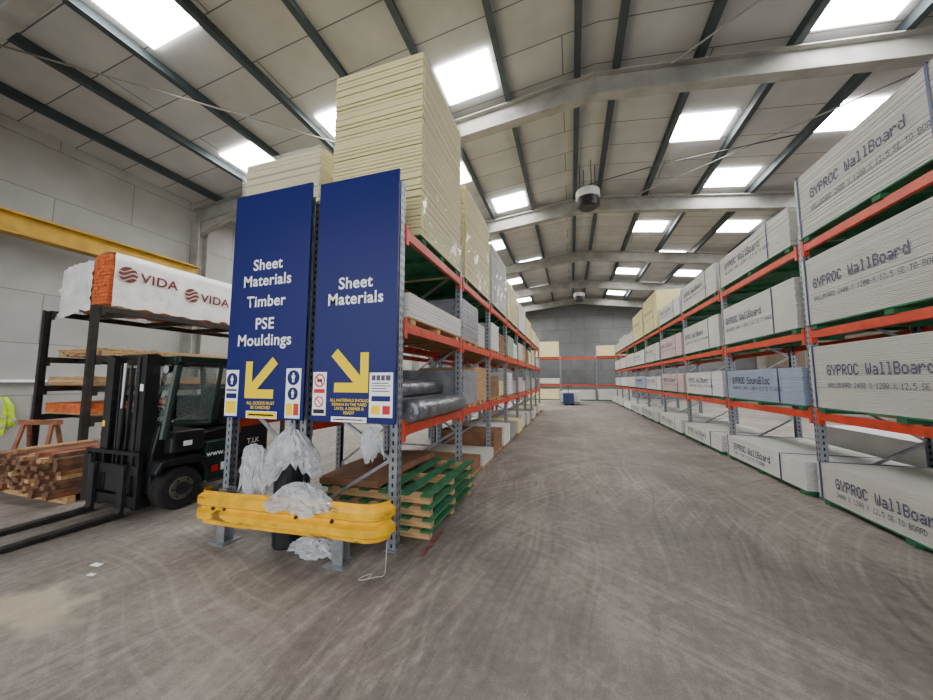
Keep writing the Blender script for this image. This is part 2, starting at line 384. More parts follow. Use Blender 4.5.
rack('far cross rack spanning the end of the aisle', (-6.0, 28.2, 0), -PI/2, [0,2.6,5.2,7.8,10.4], 1.15, [1.2,3.3], 3.5)
rack('dark steel timber rack behind the forklift', (-8.98, 3.42, 0), 0, [0,3.95], 1.46, [.95,1.45,1.96,2.8], 2.79, 'dsteel', 'dsteel', False, arms=4)

# ---------------------------------------------------------------- packs
def pack(label, x0, x1, y0, y1, z, h, m='board', t_=.03, cat='board pack', group=None, name='board_pack', skid='greenp', straps=(), printed=None, jit=.003, face=-1, sk=.07, body='board_stack', gap=.0035):
    cx, cy = (x0+x1)/2, (y0+y1)/2; hx, hy = (x1-x0)/2, (y1-y0)/2
    t = thing(name, label, cat, (cx, cy, z+.002), 0, group)
    if sk:
        for k in (-1, 0, 1):
            kk = k*(hy-min(.12, hy*.3)); w_ = min(.05, hy*.12)
            MB().box(-hx+.01, hx-.01, kk-w_, kk+w_, 0, sk-.018).build('skid', skid, t)
        MB().box(-hx, hx, -hy, hy, sk-.016, sk).build('base_board', skid, t)
    n = max(1, int((h-sk)/t_)); b = MB()
    for k in range(n):
        dx, dy = random.uniform(-jit, jit), random.uniform(-jit, jit)*2
        b.box(-hx+dx, hx+dx, -hy+dy, hy+dy, sk+.002+k*t_, sk+.002+(k+1)*t_-gap)
    b.build(body, m, t)
    top = sk+.002+n*t_
    for s in straps:
        y = s*hy; e = .006+jit
        MB().box(-hx-e, -hx-e+.003, y-.014, y+.014, sk, top+.004).box(hx+e-.003, hx+e, y-.014, y+.014, sk, top+.004).box(-hx-e, hx+e, y-.014, y+.014, top, top+.004).build('strap', 'strap', t)
    if printed:
        for (s, pitch, yy, zz) in printed:
            dots('printed_text', s, pitch, 'print', t, (face*(hx+jit+.004), yy, sk+zz*(top-sk)), ROT_NEGX if face < 0 else ROT_POSX)
    return t, top
LVN = ['floor', 'first shelf', 'second shelf', 'top shelf']
rh = [[.52,.46,.42,.45,.45,.4,.42,.4,.4],
      [.86,.60,.62,.62,.55,.6,.6,.6,.6],
      [.95,.80,.78,.72,.75,.7,.75,.7,.7],
      [.92,.66,.72,.62,1.45,1.3,.7,.8,.6]]
rmat = [['board','board2','board2','board2','board','board','board2','board','board'],
        ['board','blueboard','board2','pinkboard','board2','blueboard','board','board2','board'],
        ['board','board','board','pinkboard','board','board2','board','board','board'],
        ['board','board','board','board2','cream','cream','board','board','board']]
cw = {'board':'off-white plasterboard','board2':'white plasterboard','blueboard':'pale blue plasterboard','pinkboard':'pale pink plasterboard','cream':'cream board','brownboard':'brown timber','greyboard':'grey wrapped','greenboard':'pale green board','foil':'silver foil','wrapw':'white-wrapped','wood':'bare pine'}
for b in range(9):
    y0, y1 = RY[b]+.09, RY[b+1]-.09
    for l in range(4):
        z = 0 if l == 0 else LV[l-1]
        h = rh[l][b]; m = rmat[l][b]
        pr = None
        xo = RXF-.05
        if l == 0: xo = RXF-.08-.03*b
        if b < 6:
            w = 'SoundBloc' if m == 'blueboard' else 'WallBoard'
            yy = (y1-y0)/2-.20-(.10 if l % 2 else 0)
            if l == 0: yy -= .12
            pr = [('GYPROC '+w, .082, yy, .52), ('%s 2400 X 1200 X 12.5 SE TO BOARD' % w.upper(), .040, yy, .33)]
            if h < .55: pr = [('GYPROC '+w, .078, yy, .42), ('2400 X 1200 X 12.5 SE TO BOARD', .036, yy, .2)]
            if b == 0: pr.append(('0003', .05, -.75, .48))
        pack('%s pack on the %s of the right rack, %s bay' % (cw[m], LVN[l], ORD[b]), xo+.001, xo+1.201, y0, y1, z, h, m, (.021,.024,.03,.034)[b] if b < 4 else .04, straps=(-.53,.94) if b < 5 else (), printed=pr, gap=.005, jit=.0045)
pack('white plasterboard pack set back on the floor between rack uprights', 4.34, 5.5, 5.6, 7.9, 0, .75, 'board2', .03)
pack('stack of brown timber sheets seen behind the nearest floor pack', 4.4, 5.6, 2.2, 4.9, 0, .95, 'brownboard', .03)
for (y, z) in ((3.95,1.08),(3.2,2.15)):
    t = thing('load_notice', 'small white load notice on the %s right orange beam' % ('lower' if z < 2 else 'middle'), 'notice', (RXF-.0165, y, z-.035))
    MB().box(-.006,0,-.09,.09,0,.07).build('plate', 'white', t)
    for k in range(3): MB().box(-.008,-.0062,-.07,.05-.03*k,.012+.02*k,.02+.02*k).build('printed_line', 'black', t)

lh = [[0,.3,.5,.45,.5,.45,.4,.45],
      [.0,.62,.55,.65,.55,.6,.55,.5],
      [.32,.72,.66,.6,.6,.55,.6,.5],
      [2.28,1.6,1.38,1.12,1.0,.8,.7,.6]]
lmat = [['brownboard','brownboard','brownboard','greyboard','board2','brownboard','board','cream'],
        ['foil','greyboard','brownboard','board2','pinkboard','greyboard','board','brownboard'],
        ['board2','greyboard','board2','greenboard','board','brownboard','board2','board'],
        ['cream','cream','board','cream','board2','cream','cream','board']]
pal = ['brownboard','greyboard','board2','wood','pinkboard','board','cream','greenboard','wrapw']
for b in range(8):
    y0, y1 = LY[b]+.08, LY[b+1]-.08
    for l in range(4):
        h = lh[l][b]
        if not h: continue
        z = 0 if l == 0 else LL[l-1]; m = lmat[l][b]
        if l == 3 and b == 0: y0_, y1_ = 3.26, 4.64
        else: y0_, y1_ = y0+.03, y1-.03
        if l < 3 and b > 0:
            f = random.uniform(.42,.58); ym = y0_+(y1_-y0_)*f
            m2 = random.choice([q for q in pal if q != m]); xo = random.uniform(0,.12)
            pack('%s pack, %s of left rack, near half of %s bay' % (cw[m], LVN[l], ORD[b]), -2.74, (-1.545 if l else -1.48)-xo*.4, y0_, ym-.02, z, h, m, .035, skid='wood', jit=.006)
            pack('%s pack, %s of left rack, far half of %s bay' % (cw[m2], LVN[l], ORD[b]), -2.70, (-1.545 if l else -1.38)-xo, ym+.02, y1_, z, h*random.uniform(.65,1.12), m2, .035, skid='wood', jit=.006)
            continue
        t, top = pack('%s pack on the %s of the left rack, %s bay' % (cw[m], LVN[l], ORD[b]), -2.74, -1.545 if l else -1.5, y0_, y1_, z, h, m,
             .045 if l == 3 else .035, skid='wood' if l != 3 else 'greenp', jit=.005, gap=.008 if l == 3 and b < 3 else .0035)
        if l == 3 and b < 4:
            # taut glossy wrap with a few diagonal tension folds
            hy = (y1_-y0_)/2; vs = []; fs = []; ny, nz_ = 22, 26
            for i in range(ny+1):
                for k in range(nz_+1):
                    q = 1-abs(noise.noise(Vector((i*.22+b*9-k*.10, k*.07+i*.05, 0))))*3
                    vs.append((.6+.018+.022*max(0, q), -hy-.01+(2*hy+.02)*i/ny, .09+(top-.1)*k/nz_))
            for i in range(ny):
                for k in range(nz_):
                    fs.append((i*(nz_+1)+k, (i+1)*(nz_+1)+k, (i+1)*(nz_+1)+k+1, i*(nz_+1)+k+1))
            MB().add(vs, fs).build('plastic_wrap', 'film', t, smooth=True)
for b in range(5):
    y0, y1 = LY[b]+.1, LY[b+1]-.1
    t, top = pack('%s pack on top of the hidden left rack run, %s bay' % ('film-wrapped cream board' if b == 0 else 'cream board', ORD[b]), -4.22, -2.98, 3.3 if b == 0 else y0, 4.58 if b == 0 else y1, LL[2], (1.45,1.2,1.1,1.2,.9)[b], 'cream', .05, jit=.006, gap=.008)
    if b == 0:
        vs = []; fs = []; nu, nv = 40, 16; zt = top+.02
        for i in range(nu+1):
            u = i/nu*2.0
            if u < .5: x, y = -.65, .66-1.33*(u/.5)
            elif u < 1.5: x, y = -.65+1.3*(u-.5), -.67
            else: x, y = .65, -.67+1.33*((u-1.5)/.5)
            for k in range(nv+1):
                q = .03*noise.noise(Vector((i*.35+k*.2, k*.35-i*.1, 8)))
                vs.append((x+(q if abs(x) > .6 else 0), y+(q if abs(x) < .6 else 0), .06+(zt-.06)*k/nv))
        for i in range(nu):
            for k in range(nv): fs.append((i*(nv+1)+k,(i+1)*(nv+1)+k,(i+1)*(nv+1)+k+1,i*(nv+1)+k+1))
        w_ = MB().add(vs, fs)
        vs = [(-.65+1.3*i/10, -.67+1.33*k/10, zt+.04*abs(noise.noise(Vector((i*.8,k*.8,2))))) for i in range(11) for k in range(11)]
        w_.add(vs, [(i*11+k,(i+1)*11+k,(i+1)*11+k+1,i*11+k+1) for i in range(10) for k in range(10)])
        w_.build('plastic_wrap', 'film2', t, smooth=True)
    if b: pack('grey wrapped pack on the lower shelf of the hidden left run, %s bay' % ORD[b], -3.76, -2.80, y0, y1, LL[0], .6, 'greyboard', .04)

for k, (x, z) in enumerate([(-2.55,0),(-2.3,0),(-2.05,0),(-1.8,0),(-2.42,1),(-2.17,1),(-1.92,1),(-1.67,0)]):
    r = .12; zz = LL[0]+.006+r+(.205*z)
    if k == 7: x = -1.56; zz = LL[0]+r+.006
    pts = [(0, y, 0) for y in (-.8,-.79,-.4,0,.4,.79,.8)]
    t = MB().tube(pts, [r*.8,r*.97,r,r*.96,r,r*.97,r*.8], 14).build('insulation_roll', 'foil', None, smooth=True, loc=(x, 3.85, zz))
    tag(t, 'silver foil insulation roll on the first shelf of the nearest left bay', 'insulation roll', 'foil insulation rolls on the nearest left shelf')

def make_pallet(label):
    t = thing('pallet', label, 'pallet', group='slatted pallets under the nearest left bay')
    for k in range(3): MB().box(-.60, .60, -.70+k*.66, -.62+k*.66, .002, .084).build('bearer', 'wood', t)
    for k in range(6): MB().box(-.63+k*.232, -.63+k*.232+.10, -.76, .76, .085, .107).build('slat', 'greenp', t)
    return t
p0 = make_pallet('x')
PL = ['green slatted pallet at the very bottom of the stack beside the bumper','green slatted pallet second from the bottom of the nearest left stack','green slatted pallet second from the top of the nearest left stack','green slatted pallet on top of the nearest left bay stack']
for k in range(4):
    p = p0 if k == 0 else copy_tree(p0)
    p['label'] = PL[k]
    p.location = (-1.96+.01*((k*2) % 3), 3.84-.008*(k % 3), .11*k+.001)
vs = []; fs = []
for i in range(13):
    y = -.74+1.48*i/12; zc = .03*math.sin(i/12*PI)
    for x, dz in ((-.42,.0),(0,.008),(.30,.012)): vs.append((x,y,zc+dz))
for i in range(12):
    for k in range(2): fs.append((i*3+k,(i+1)*3+k,(i+1)*3+k+1,i*3+k+1))
o = MB().add(vs, fs).build('brown_sheet', 'tube', None, loc=(-2.2, 3.82, .442))
s_ = o.modifiers.new('s','SOLIDIFY'); s_.thickness = .07; s_.offset = 1
tag(o, 'flat brown card sheet lying on top of the green slatted pallets', 'sheet')

# ---------------------------------------------------------------- signs
def sign(label, x0, x1, z0, z1, y=2.80):
    t = thing('hanging_sign', label, 'sign', ((x0+x1)/2, y, z0))
    MB().box(-(x1-x0)/2, (x1-x0)/2, -.012, .012, 0, z1-z0).build('panel', 'blue', t, bevel=.003)
    return t
def arrow(t, cx, cz, w, d):
    b = MB(); k = w*.22; X = lambda u: cx+d*(w/2-u)
    pts = [(0,0),(w*.92,0),(w*.92,k),(k*1.0+k*.78,k),(w+k*.1,w-k*.68),(w-k*.68,w+k*.1),(k,k*1.78),(k,w*.92),(0,w*.92)]
    b.v = [(X(u), -.0165, cz-w/2+v) for u, v in pts]+[(X(k), -.0165, cz-w/2+k)]
    b.f = [(0,1,2,3,9),(0,9,6,7,8),(3,4,5,6,9)]
    return b.build('arrow', 'yellow', t)
sl = sign('left blue sign with three headings and arrow pointing down-left', -3.69, -2.61, 1.14, 3.68)
for s, z in (('Sheet',1.63),('Materials',1.45),('Timber',1.215),('PSE',.965),('Mouldings',.785)):
    text('lettering', s, .174, 'white', sl, (-.02,-.0145,z), ROT_NEGY, 'CENTER', .0034, 1.0, 1.06)
arrow(sl, -.03, .43, .43, -1)
sr = sign('right blue sign with single heading and arrow pointing down-right', -2.50, -1.56, 1.14, 3.63)
for s, z in (('Sheet',1.325),('Materials',1.165)):
    text('lettering', s, .166, 'white', sr, (0,-.0145,z), ROT_NEGY, 'CENTER', .0034, 1.0, 1.06)
arrow(sr, -.03, .50, .42, 1)
text('small_lettering', 'ALL MATERIALS SHOULD\nREMAIN IN THE YARD\nUNTIL A DRIVER IS\nREADY', .040, 'yellow', sr, (-.03,-.0145,.20), ROT_NEGY, 'CENTER', .0004)
text('small_lettering', 'ALL GOODS MUST\nBE CHECKED', .046, 'yellow', sl, (-.02,-.0145,.15), ROT_NEGY, 'CENTER', .0004)
def notice(label, x, z, w, h, items, y=2.7870):
    t = thing('notice', label, 'notice', (x, y, z))
    MB().box(-w/2, w/2, -.004, 0, 0, h).build('plate', 'white', t)
    for it in items:
        if it[0] == 'disc':
            _, cx, cz, r, m = it
            MB().prism([(cx+r*math.cos(a*PI/12), cz+r*math.sin(a*PI/12)) for a in range(24)], -.006, -.0045, 'y').build('symbol_disc', m, t)
        elif it[0] == 'ring':
            _, cx, cz, r, m = it; b = MB()
            for a in range(24):
                a0, a1 = a*PI/12, (a+1)*PI/12
                b.prism([(cx+r*math.cos(a0), cz+r*math.sin(a0)),(cx+r*math.cos(a1), cz+r*math.sin(a1)),(cx+r*.78*math.cos(a1), cz+r*.78*math.sin(a1)),(cx+r*.78*math.cos(a0), cz+r*.78*math.sin(a0))], -.006, -.0045, 'y')
            b.prism([(cx-r*.6,cz+r*.72),(cx-r*.72,cz+r*.6),(cx+r*.6,cz-r*.72),(cx+r*.72,cz-r*.6)], -.0066, -.0046, 'y')
            b.build('prohibition_ring', m, t)
        elif it[0] == 'rect':
            _, xa, xb, za, zb, m = it
            MB().box(xa, xb, -.0055, -.0042, za, zb).build('printed_block', m, t)
        elif it[0] == 'man':
            _, cx, cz, s, m = it
            b = MB().prism([(cx+s*.22*math.cos(a*PI/6), cz+s*.78+s*.22*math.sin(a*PI/6)) for a in range(12)], -.0075, -.0062, 'y')
            b.box(cx-s*.42, cx+s*.42, -.0075, -.0062, cz-.1*s, cz+.5*s)
            b.box(cx-s*.26, cx-s*.03, -.0075, -.0062, cz-.95*s, cz-.1*s).box(cx+s*.03, cx+s*.26, -.0075, -.0062, cz-.95*s, cz-.1*s)
            b.build('pictogram', m, t)
    return t
notice('white notice with blue disc on the lower left of left blue sign', -3.585, 1.16, .18, .50,
       [('disc',0,.39,.078,'blue'),('man',0,.39,.048,'white'),('rect',-.075,.075,.27,.29,'blue'),('rect',-.075,.075,.19,.245,'blue'),('rect',-.075,.075,.03,.16,'yellow')])
notice('white notice with two blue pictogram discs right of left sign arrow', -2.74, 1.16, .19, .51,
       [('disc',0,.415,.078,'blue'),('man',0,.415,.05,'white'),('disc',0,.25,.065,'blue'),('man',0,.25,.042,'white'),('rect',-.08,.0,.03,.15,'yellow'),('rect',.015,.08,.03,.15,'orange')])
notice('white notice with red prohibition ring on the right blue sign', -2.41, 1.20, .16, .43,
       [('ring',0,.345,.065,'red'),('rect',-.03,.03,.33,.36,'black'),('rect',-.065,.065,.22,.26,'red'),('ring',0,.135,.055,'red'),('rect',-.065,.065,.02,.06,'black')])
notice('white notice of small print at the corner of the right blue sign', -1.71, 1.20, .25, .42,
       [('rect',-.10,-.06,.345,.395,'print'),('rect',-.05,-.01,.345,.395,'print'),('rect',.0,.04,.345,.395,'print'),('rect',.05,.10,.345,.395,'print'),('rect',-.10,.08,.315,.324,'print'),('rect',-.10,.10,.29,.299,'print'),('rect',-.10,.06,.265,.274,'print'),('rect',-.10,.09,.24,.249,'print'),('rect',-.10,-.01,.03,.11,'yellow'),('rect',.02,.10,.03,.11,'red'),('rect',-.10,.10,.15,.20,'blue')])
notice('small yellow and white strip notice at the foot of left blue sign', -3.15, 1.145, .42, .075, [('rect',-.2,.2,.008,.066,'yellow'),('rect',-.17,.17,.028,.045,'black')])
notice('small white and red strip notice at the foot of right blue sign', -2.06, 1.145, .40, .05, [('rect',-.19,.19,.008,.042,'white'),('rect',-.17,.17,.018,.03,'red')])

# ---------------------------------------------------------------- bumper
bt = thing('rack_end_bumper', 'yellow scuffed crash barrier across the end of the left rack', 'crash barrier', (-2.48, 2.42, 0))
prof = [(0,0),(.0,.03),(.045,.055),(.045,.115),(.008,.138),(.008,.162),(.045,.185),(.045,.245),(.0,.27),(0,.30)]
hw = .87; pts = []; R_ = .15
for k in range(7):
    a = PI+PI/2*k/6; pts.append((-hw+R_*math.cos(a), R_+R_*math.sin(a), (math.cos(a), math.sin(a))))
for k in range(1, 16): pts.append((-hw+2*hw*k/16, 0, (0,-1)))
for k in range(7):
    a = 1.5*PI+PI/2*k/6; pts.append((hw+R_*math.cos(a), R_+R_*math.sin(a), (math.cos(a), math.sin(a))))
vs, fs = [], []
for (x, y, n) in pts:
    zb = .225+.03*x/hw
    dent = .012*noise.noise(Vector((x*3, 0, 5)))
    for (o_, z) in prof:
        dd = .006*noise.noise(Vector((x*4, z*9, 2)))
        vs.append((x+n[0]*o_, y+n[1]*(o_+dd)+dent, zb+z))
npf = len(prof)
for i in range(len(pts)-1):
    for j in range(npf-1): fs.append((i*npf+j, (i+1)*npf+j, (i+1)*npf+j+1, i*npf+j+1))
rl = MB().add(vs, fs).build('rail', 'byellow', bt)
sm = rl.modifiers.new('s', 'SOLIDIFY'); sm.thickness = .005
for x in (-.76, .57):
    MB().box(x-.05,x+.05,.07,.08,0,.5).box(x-.05,x+.05,.16,.17,0,.5).box(x-.005,x+.005,.08,.16,0,.5).box(x-.1,x+.1,.02,.22,0,.012).build('post', 'galv', bt)
    MB().tube([(x,-.024,.375+.03*x),(x,.07,.375+.03*x)], .016, 8).build('bolt', 'steel', bt)
for x in (-.62, .2): MB().tube([(x,-.022,.375+.03*x),(x,.03,.375+.03*x)], .013, 8).build('bolt', 'steel', bt)

# ---------------------------------------------------------------- polythene: coarse faceted sheet so that light breaks on sharp folds
def drape(name, label, loc, rx, ry, dome, drop, seed, folds=9, m='plastic', nr=15, na=44, flare=.25, floor=None):
    vs = []; fs = []; off = Vector((seed*5.1, seed*2.3, seed*1.7)); rnd = random.Random(seed)
    for i in range(nr+1):
        u = i/nr
        for j in range(na):
            a = 2*PI*(j+.5*(i % 2))/na; ca, sa = math.cos(a), math.sin(a)
            q = noise.noise(Vector((ca*1.3, sa*1.3, 0))+off)
            f = (1 if j % 2 else -1)*.45*rnd.uniform(.3,1)+.8*noise.noise(Vector((ca*folds*.4, sa*folds*.4, u*.5))+off)
            if u < .45:
                w_ = u/.45; r = w_*.92; z = dome*(1-w_*w_)*(1+.5*noise.noise(Vector((ca*w_*1.5, sa*w_*1.5, 7))+off)); k = .35*w_
            else:
                w_ = (u-.45)/.55; r = .92+.12*min(1, w_*3)+flare*w_*(.4+.6*q); z = -drop*w_*(1+.85*q+.3*f); k = .35+.5*w_
            rr = r*(1+.22*f*k)
            jz = rnd.uniform(-.016, .022)*(1 if u < .5 else .6)
            vs.append((rx*rr*ca+rnd.uniform(-.008,.008), ry*rr*sa+rnd.uniform(-.008,.008), z+jz))
    for i in range(nr):
        for j in range(na):
            a_, b_, c_, d_ = i*na+j, (i+1)*na+j, (i+1)*na+(j+1)%na, i*na+(j+1)%na
            if i % 2: fs += [(a_,b_,d_),(b_,c_,d_)]
            else: fs += [(a_,b_,c_),(a_,c_,d_)]
    if floor is not None: vs = [(x, y, max(z, floor-loc[2])) for x, y, z in vs]
    o = MB().add(vs, fs).build(name, m, None, smooth=False, loc=loc)
    return tag(o, label, 'plastic sheet')
b_ = thing('waste_bin', 'narrow black bin under the polythene heap behind the bumper', 'bin', (-2.62, 2.66, 0))
MB().tube([(0,0,0),(0,0,.02),(0,0,.80),(0,0,.84),(0,0,.84)], [.11,.12,.13,.14,.12], 20).build('bin_body', 'fblack', b_)
MB().tube([(-.14,0,.78),(-.15,0,.80),(-.15,0,.70)], .012, 6).build('handle', 'steel', b_)
drape('polythene_sheet', 'large crumpled polythene heap draped over the narrow black bin', (-2.56, 2.62, .90), .27, .15, .16, .24, 1, 7)
drape('polythene_sheet', 'long polythene length hanging down left of the black bin', (-2.88, 2.50, .90), .12, .05, .03, .34, 5, 6, flare=.5)
drape('polythene_sheet', 'crumpled white polythene draped over the yellow bumper rail', (-2.24, 2.43, .545), .31, .12, .10, .09, 3, 10)
drape('polythene_sheet', 'clear polythene bundle lying on the floor under the bumper', (-2.24, 2.62, .07), .24, .10, .08, .06, 4, 8, floor=.002)
drape('polythene_sheet', 'small clear polythene scrap hanging at corner of right blue sign', (-1.76, 2.72, 1.10), .09, .03, .01, .18, 6, 4, flare=.6)
def curve_tube(name, label, cat, pts, r, m):
    return tag(MB().tube(pts, r, 6).build(name, m, None, smooth=True), label, cat)
curve_tube('string', 'thin white string trailing on the floor below the bumper', 'string', [(-1.62+.06*math.cos(a*.5)+.01*a, 2.42+.05*math.sin(a*.7), .005) for a in range(12)]+[(-1.46,2.5,.01),(-1.46,2.52,.25)], .0035, 'string')
for k, (x, y) in enumerate(((-3.85,1.9),(-3.7,1.8))):
    o = MB().add([(-.05,-.02,.002),(.0,-.03,.012),(.05,-.01,.003),(-.04,.02,.01),(.01,.03,.002),(.05,.03,.012)], [(0,1,4,3),(1,2,5,4)]).build('paper_scrap','white',None,loc=(x,y,0))
    o.scale = (1-.3*k,)*3
    tag(o, 'white paper scrap on the concrete floor near the forks, %s one' % ('larger','smaller')[k], 'paper scrap')
def blotch(cx, cy, rx, ry, seed, m, label):
    vs = [(cx, cy, .0015)]; n = 60
    for k in range(n):
        a = 2*PI*k/n; r = 1+.7*noise.noise(Vector((math.cos(a)*3.2+seed, math.sin(a)*3.2, seed)))
        vs.append((cx+rx*r*math.cos(a), cy+ry*r*math.sin(a), .0015))
    trim(MB().add(vs, [(0,k+1,(k+1)%n+1) for k in range(n)]), m, label)
blotch(-1.31, 3.1, .03, .3, 3, 'floorred', 'worn red painted line on the floor beside the rack')

# ---------------------------------------------------------------- forklift (forward = -Y)
fk = thing('forklift', 'black forklift truck with lowered mast parked before the timber rack', 'forklift', (-5.20, 2.70, 0), 0)
fk.rotation_euler.z = -.02
def P(mb, n, m, par=fk, **k): return mb.build(n, m, par, **k)
for sx in (-1, 1):
    for (y, r, w, x) in ((.30,.245,.2,.53),(1.15,.22,.17,.50)):
        x *= sx
        wh = P(MB().tube([(x-w/2,y,r),(x-w/2+.02,y,r),(x+w/2-.02,y,r),(x+w/2,y,r)], [r-.03,r,r,r-.03], 28), 'wheel', 'rubber')
        MB().tube([(x+sx*(w/2-.01),y,r),(x+sx*(w/2+.006),y,r)], [r*.58,r*.52], 20).build('wheel_hub', 'hub', wh)
        MB().tube([(x+sx*(w/2+.006),y,r),(x+sx*(w/2+.03),y,r)], r*.3, 12).build('wheel_cap', 'steel', wh)
        for k in range(6):
            a = k*PI/3; MB().tube([(x+sx*(w/2),y+r*.43*math.cos(a),r+r*.43*math.sin(a)),(x+sx*(w/2+.02),y+r*.43*math.cos(a),r+r*.43*math.sin(a))], .014, 6).build('wheel_nut', 'steel', wh)
P(MB().prism([(.06,.22),(.06,.66),(.12,1.0),(.26,1.04),(.32,.5),(.60,.46),(.62,.84),(1.05,.9),(1.1,.3),(.65,.2)], -.46, .46), 'chassis', 'fblack', bevel=.012)
for s0, s1 in ((.44,.655),(-.655,-.44)):
    P(MB().prism([(.0,.48),(.06,.60),(.46,.62),(.58,.54),(.62,.38),(.56,.38),(.50,.52),(.08,.54),(.03,.44)], s0, s1), 'mudguard', 'fblack', bevel=.01)
P(MB().box(-.6,.6,.58,.94,.24,.74), 'side_panel', 'fgreen', bevel=.02)
P(MB().box(-.6,.6,.18,.56,.66,.92), 'front_cowl', 'fblack', bevel=.03)
P(MB().box(.605,.65,.6,.85,.22,.26), 'step', 'steel')
P(MB().prism([(.96,.50),(.96,.98),(1.2,1.05),(1.42,1.0),(1.52,.8),(1.52,.36),(1.40,.26),(1.38,.5)], -.58, .58), 'counterweight', 'cw', bevel=.03)
text('lettering', 'www.co', .10, 'white', fk, (.604,.585,.55), ROT_POSX, 'LEFT', .0015)
text('lettering', 'T.LK', .10, 'white', fk, (.584,1.16,.62), ROT_POSX, 'LEFT', .001)
P(MB().box(.602,.606,.66,.74,.34,.42), 'sticker', 'red'); P(MB().box(.602,.606,.78,.86,.34,.44), 'sticker', 'white')
P(MB().box(.602,.606,.30,.40,.74,.80), 'sticker', 'white')
se = P(MB().box(-.24,.24,.66,1.02,.90,1.0), 'seat', 'seat', bevel=.03)
MB().prism([(.94,.98),(1.04,.98),(1.12,1.42),(1.04,1.44)], -.22, .22).build('seat_back', 'seat', se, bevel=.03)
P(MB().tube([(0,.2,.95),(0,.38,1.18)], .03, 10), 'steering_column', 'fblack')
wv = [(.15*math.cos(a*PI/10), .39+.11*math.sin(a*PI/10), 1.19-.06*math.sin(a*PI/10)) for a in range(21)]
P(MB().tube(wv, .014, 8), 'steering_wheel', 'rubber', smooth=True)
for x in (.2,.26,.32): P(MB().tube([(x,.2,.98),(x,.26,1.16)], .008, 6), 'lever', 'steel')
for sx in (-1, 1):
    P(MB().tube([(sx*.57,.10,.85),(sx*.57,.20,1.72),(sx*.56,.26,1.79)], .042, 8), 'guard_pillar', 'fgreen')
    P(MB().tube([(sx*.57,1.32,.95),(sx*.57,1.24,1.72),(sx*.56,1.18,1.79)], .042, 8), 'guard_pillar', 'fgreen')
    P(MB().tube([(sx*.57,.14,1.02),(sx*.57,.62,.98),(sx*.57,.70,1.5),(sx*.57,.74,1.78)], .026, 8), 'door_frame', 'fgreen')
    P(MB().tube([(sx*.57,.74,1.3),(sx*.57,1.26,1.3)], .022, 8), 'door_frame', 'fgreen')
    P(MB().box(sx*.57-.004,sx*.57+.004,.22,.66,1.05,1.72), 'side_window', 'glass')
    P(MB().box(sx*.57-.015,sx*.57+.015,.76,1.24,.95,1.29), 'side_guard_panel', 'fblack')
g = MB().box(-.60,-.50,.20,1.28,1.77,1.85).box(.50,.60,.20,1.28,1.77,1.85).box(-.5,.5,.20,.30,1.77,1.85).box(-.5,.5,1.18,1.28,1.77,1.85)
gp = P(g, 'overhead_guard', 'fgreen', bevel=.008)
for k in range(7): MB().box(-.5,.5,.37+k*.115,.42+k*.115,1.785,1.835).build('guard_slat', 'fblack', gp)
P(MB().box(-.5,.5,1.215,1.225,1.02,1.74), 'rear_window', 'glass')
P(MB().box(-.5,.5,.16,.17,1.02,1.74), 'windscreen', 'glass')
P(MB().box(-.5,.5,1.19,1.24,1.0,1.16), 'rear_frame', 'fblack')
P(MB().tube([(.25,1.3,.95),(.25,1.32,1.75)], .05, 12), 'gas_exhaust', 'fblack')
for sx in (-1, 1):
    lp = P(MB().tube([(sx*.46,.22,1.68),(sx*.46,.14,1.68)], [.03,.055], 14), 'work_lamp', 'fblack')
    MB().tube([(sx*.46,.139,1.68),(sx*.46,.135,1.68)], .048, 14).build('lamp_lens', 'silver', lp)
P(MB().tube([(.3,1.1,1.85),(.3,1.1,1.91)], .035, 12), 'beacon', 'orangew')
for sx in (-1, 1):
    c1 = MB().box(sx*.34-.045,sx*.34+.045,-.02,.0,.06,1.86).box(sx*.34-.045,sx*.34+.045,.10,.12,.06,1.86)
    c1.box(sx*.375-.008,sx*.375+.008,0,.1,.06,1.86); P(c1, 'mast_rail', 'fblack')
    c2 = MB().box(sx*.25-.03,sx*.25+.03,-.03,-.012,.08,1.83).box(sx*.25-.03,sx*.25+.03,.07,.088,.08,1.83).box(sx*.27-.008,sx*.27+.008,-.012,.07,.08,1.83)
    P(c2, 'inner_mast_rail', 'steel')
    P(MB().tube([(sx*.17,.06,.1),(sx*.17,.06,1.2)], .034, 12), 'lift_cylinder', 'fblack')
    P(MB().tube([(sx*.17,.06,1.2),(sx*.17,.06,1.76)], .02, 12), 'cylinder_rod', 'silver')
    P(MB().box(sx*.1-.012,sx*.1+.012,-.02,-.008,.4,1.74), 'lift_chain', 'steel')
    P(MB().tube([(sx*.08,.01,.5),(sx*.07,.02,1.2),(sx*.06,.03,1.7)], .012, 8), 'hydraulic_hose', 'rubber')
    P(MB().tube([(sx*.38,.1,.7),(sx*.4,.26,.5)], .035, 10), 'tilt_cylinder', 'steel')
for z in (.1,.75,1.3,1.8): P(MB().box(-.34,.34,.088,.12,z,z+.07), 'mast_crossbar', 'fblack')
for z in (.12,.46): P(MB().box(-.52,.50,-.085,-.035,z,z+.11), 'carriage_bar', 'fblack', bevel=.006)
P(MB().box(-.54,-.40,-.09,.02,.10,.66), 'side_shift_block', 'fblack', bevel=.015)
P(MB().box(-.12,.12,-.07,-.03,.25,.5), 'hose_guide_block', 'steel', bevel=.01)
P(MB().box(.30,.36,-.024,-.021,1.42,1.5), 'sticker', 'white'); P(MB().box(-.37,-.32,-.024,-.021,.98,1.05), 'sticker', 'yellow')
lb = P(MB().box(-.52,-.48,-.08,-.045,.14,.72).box(.46,.5,-.08,-.045,.14,.72).box(-.52,.5,-.08,-.045,.68,.72), 'load_backrest', 'fblack')
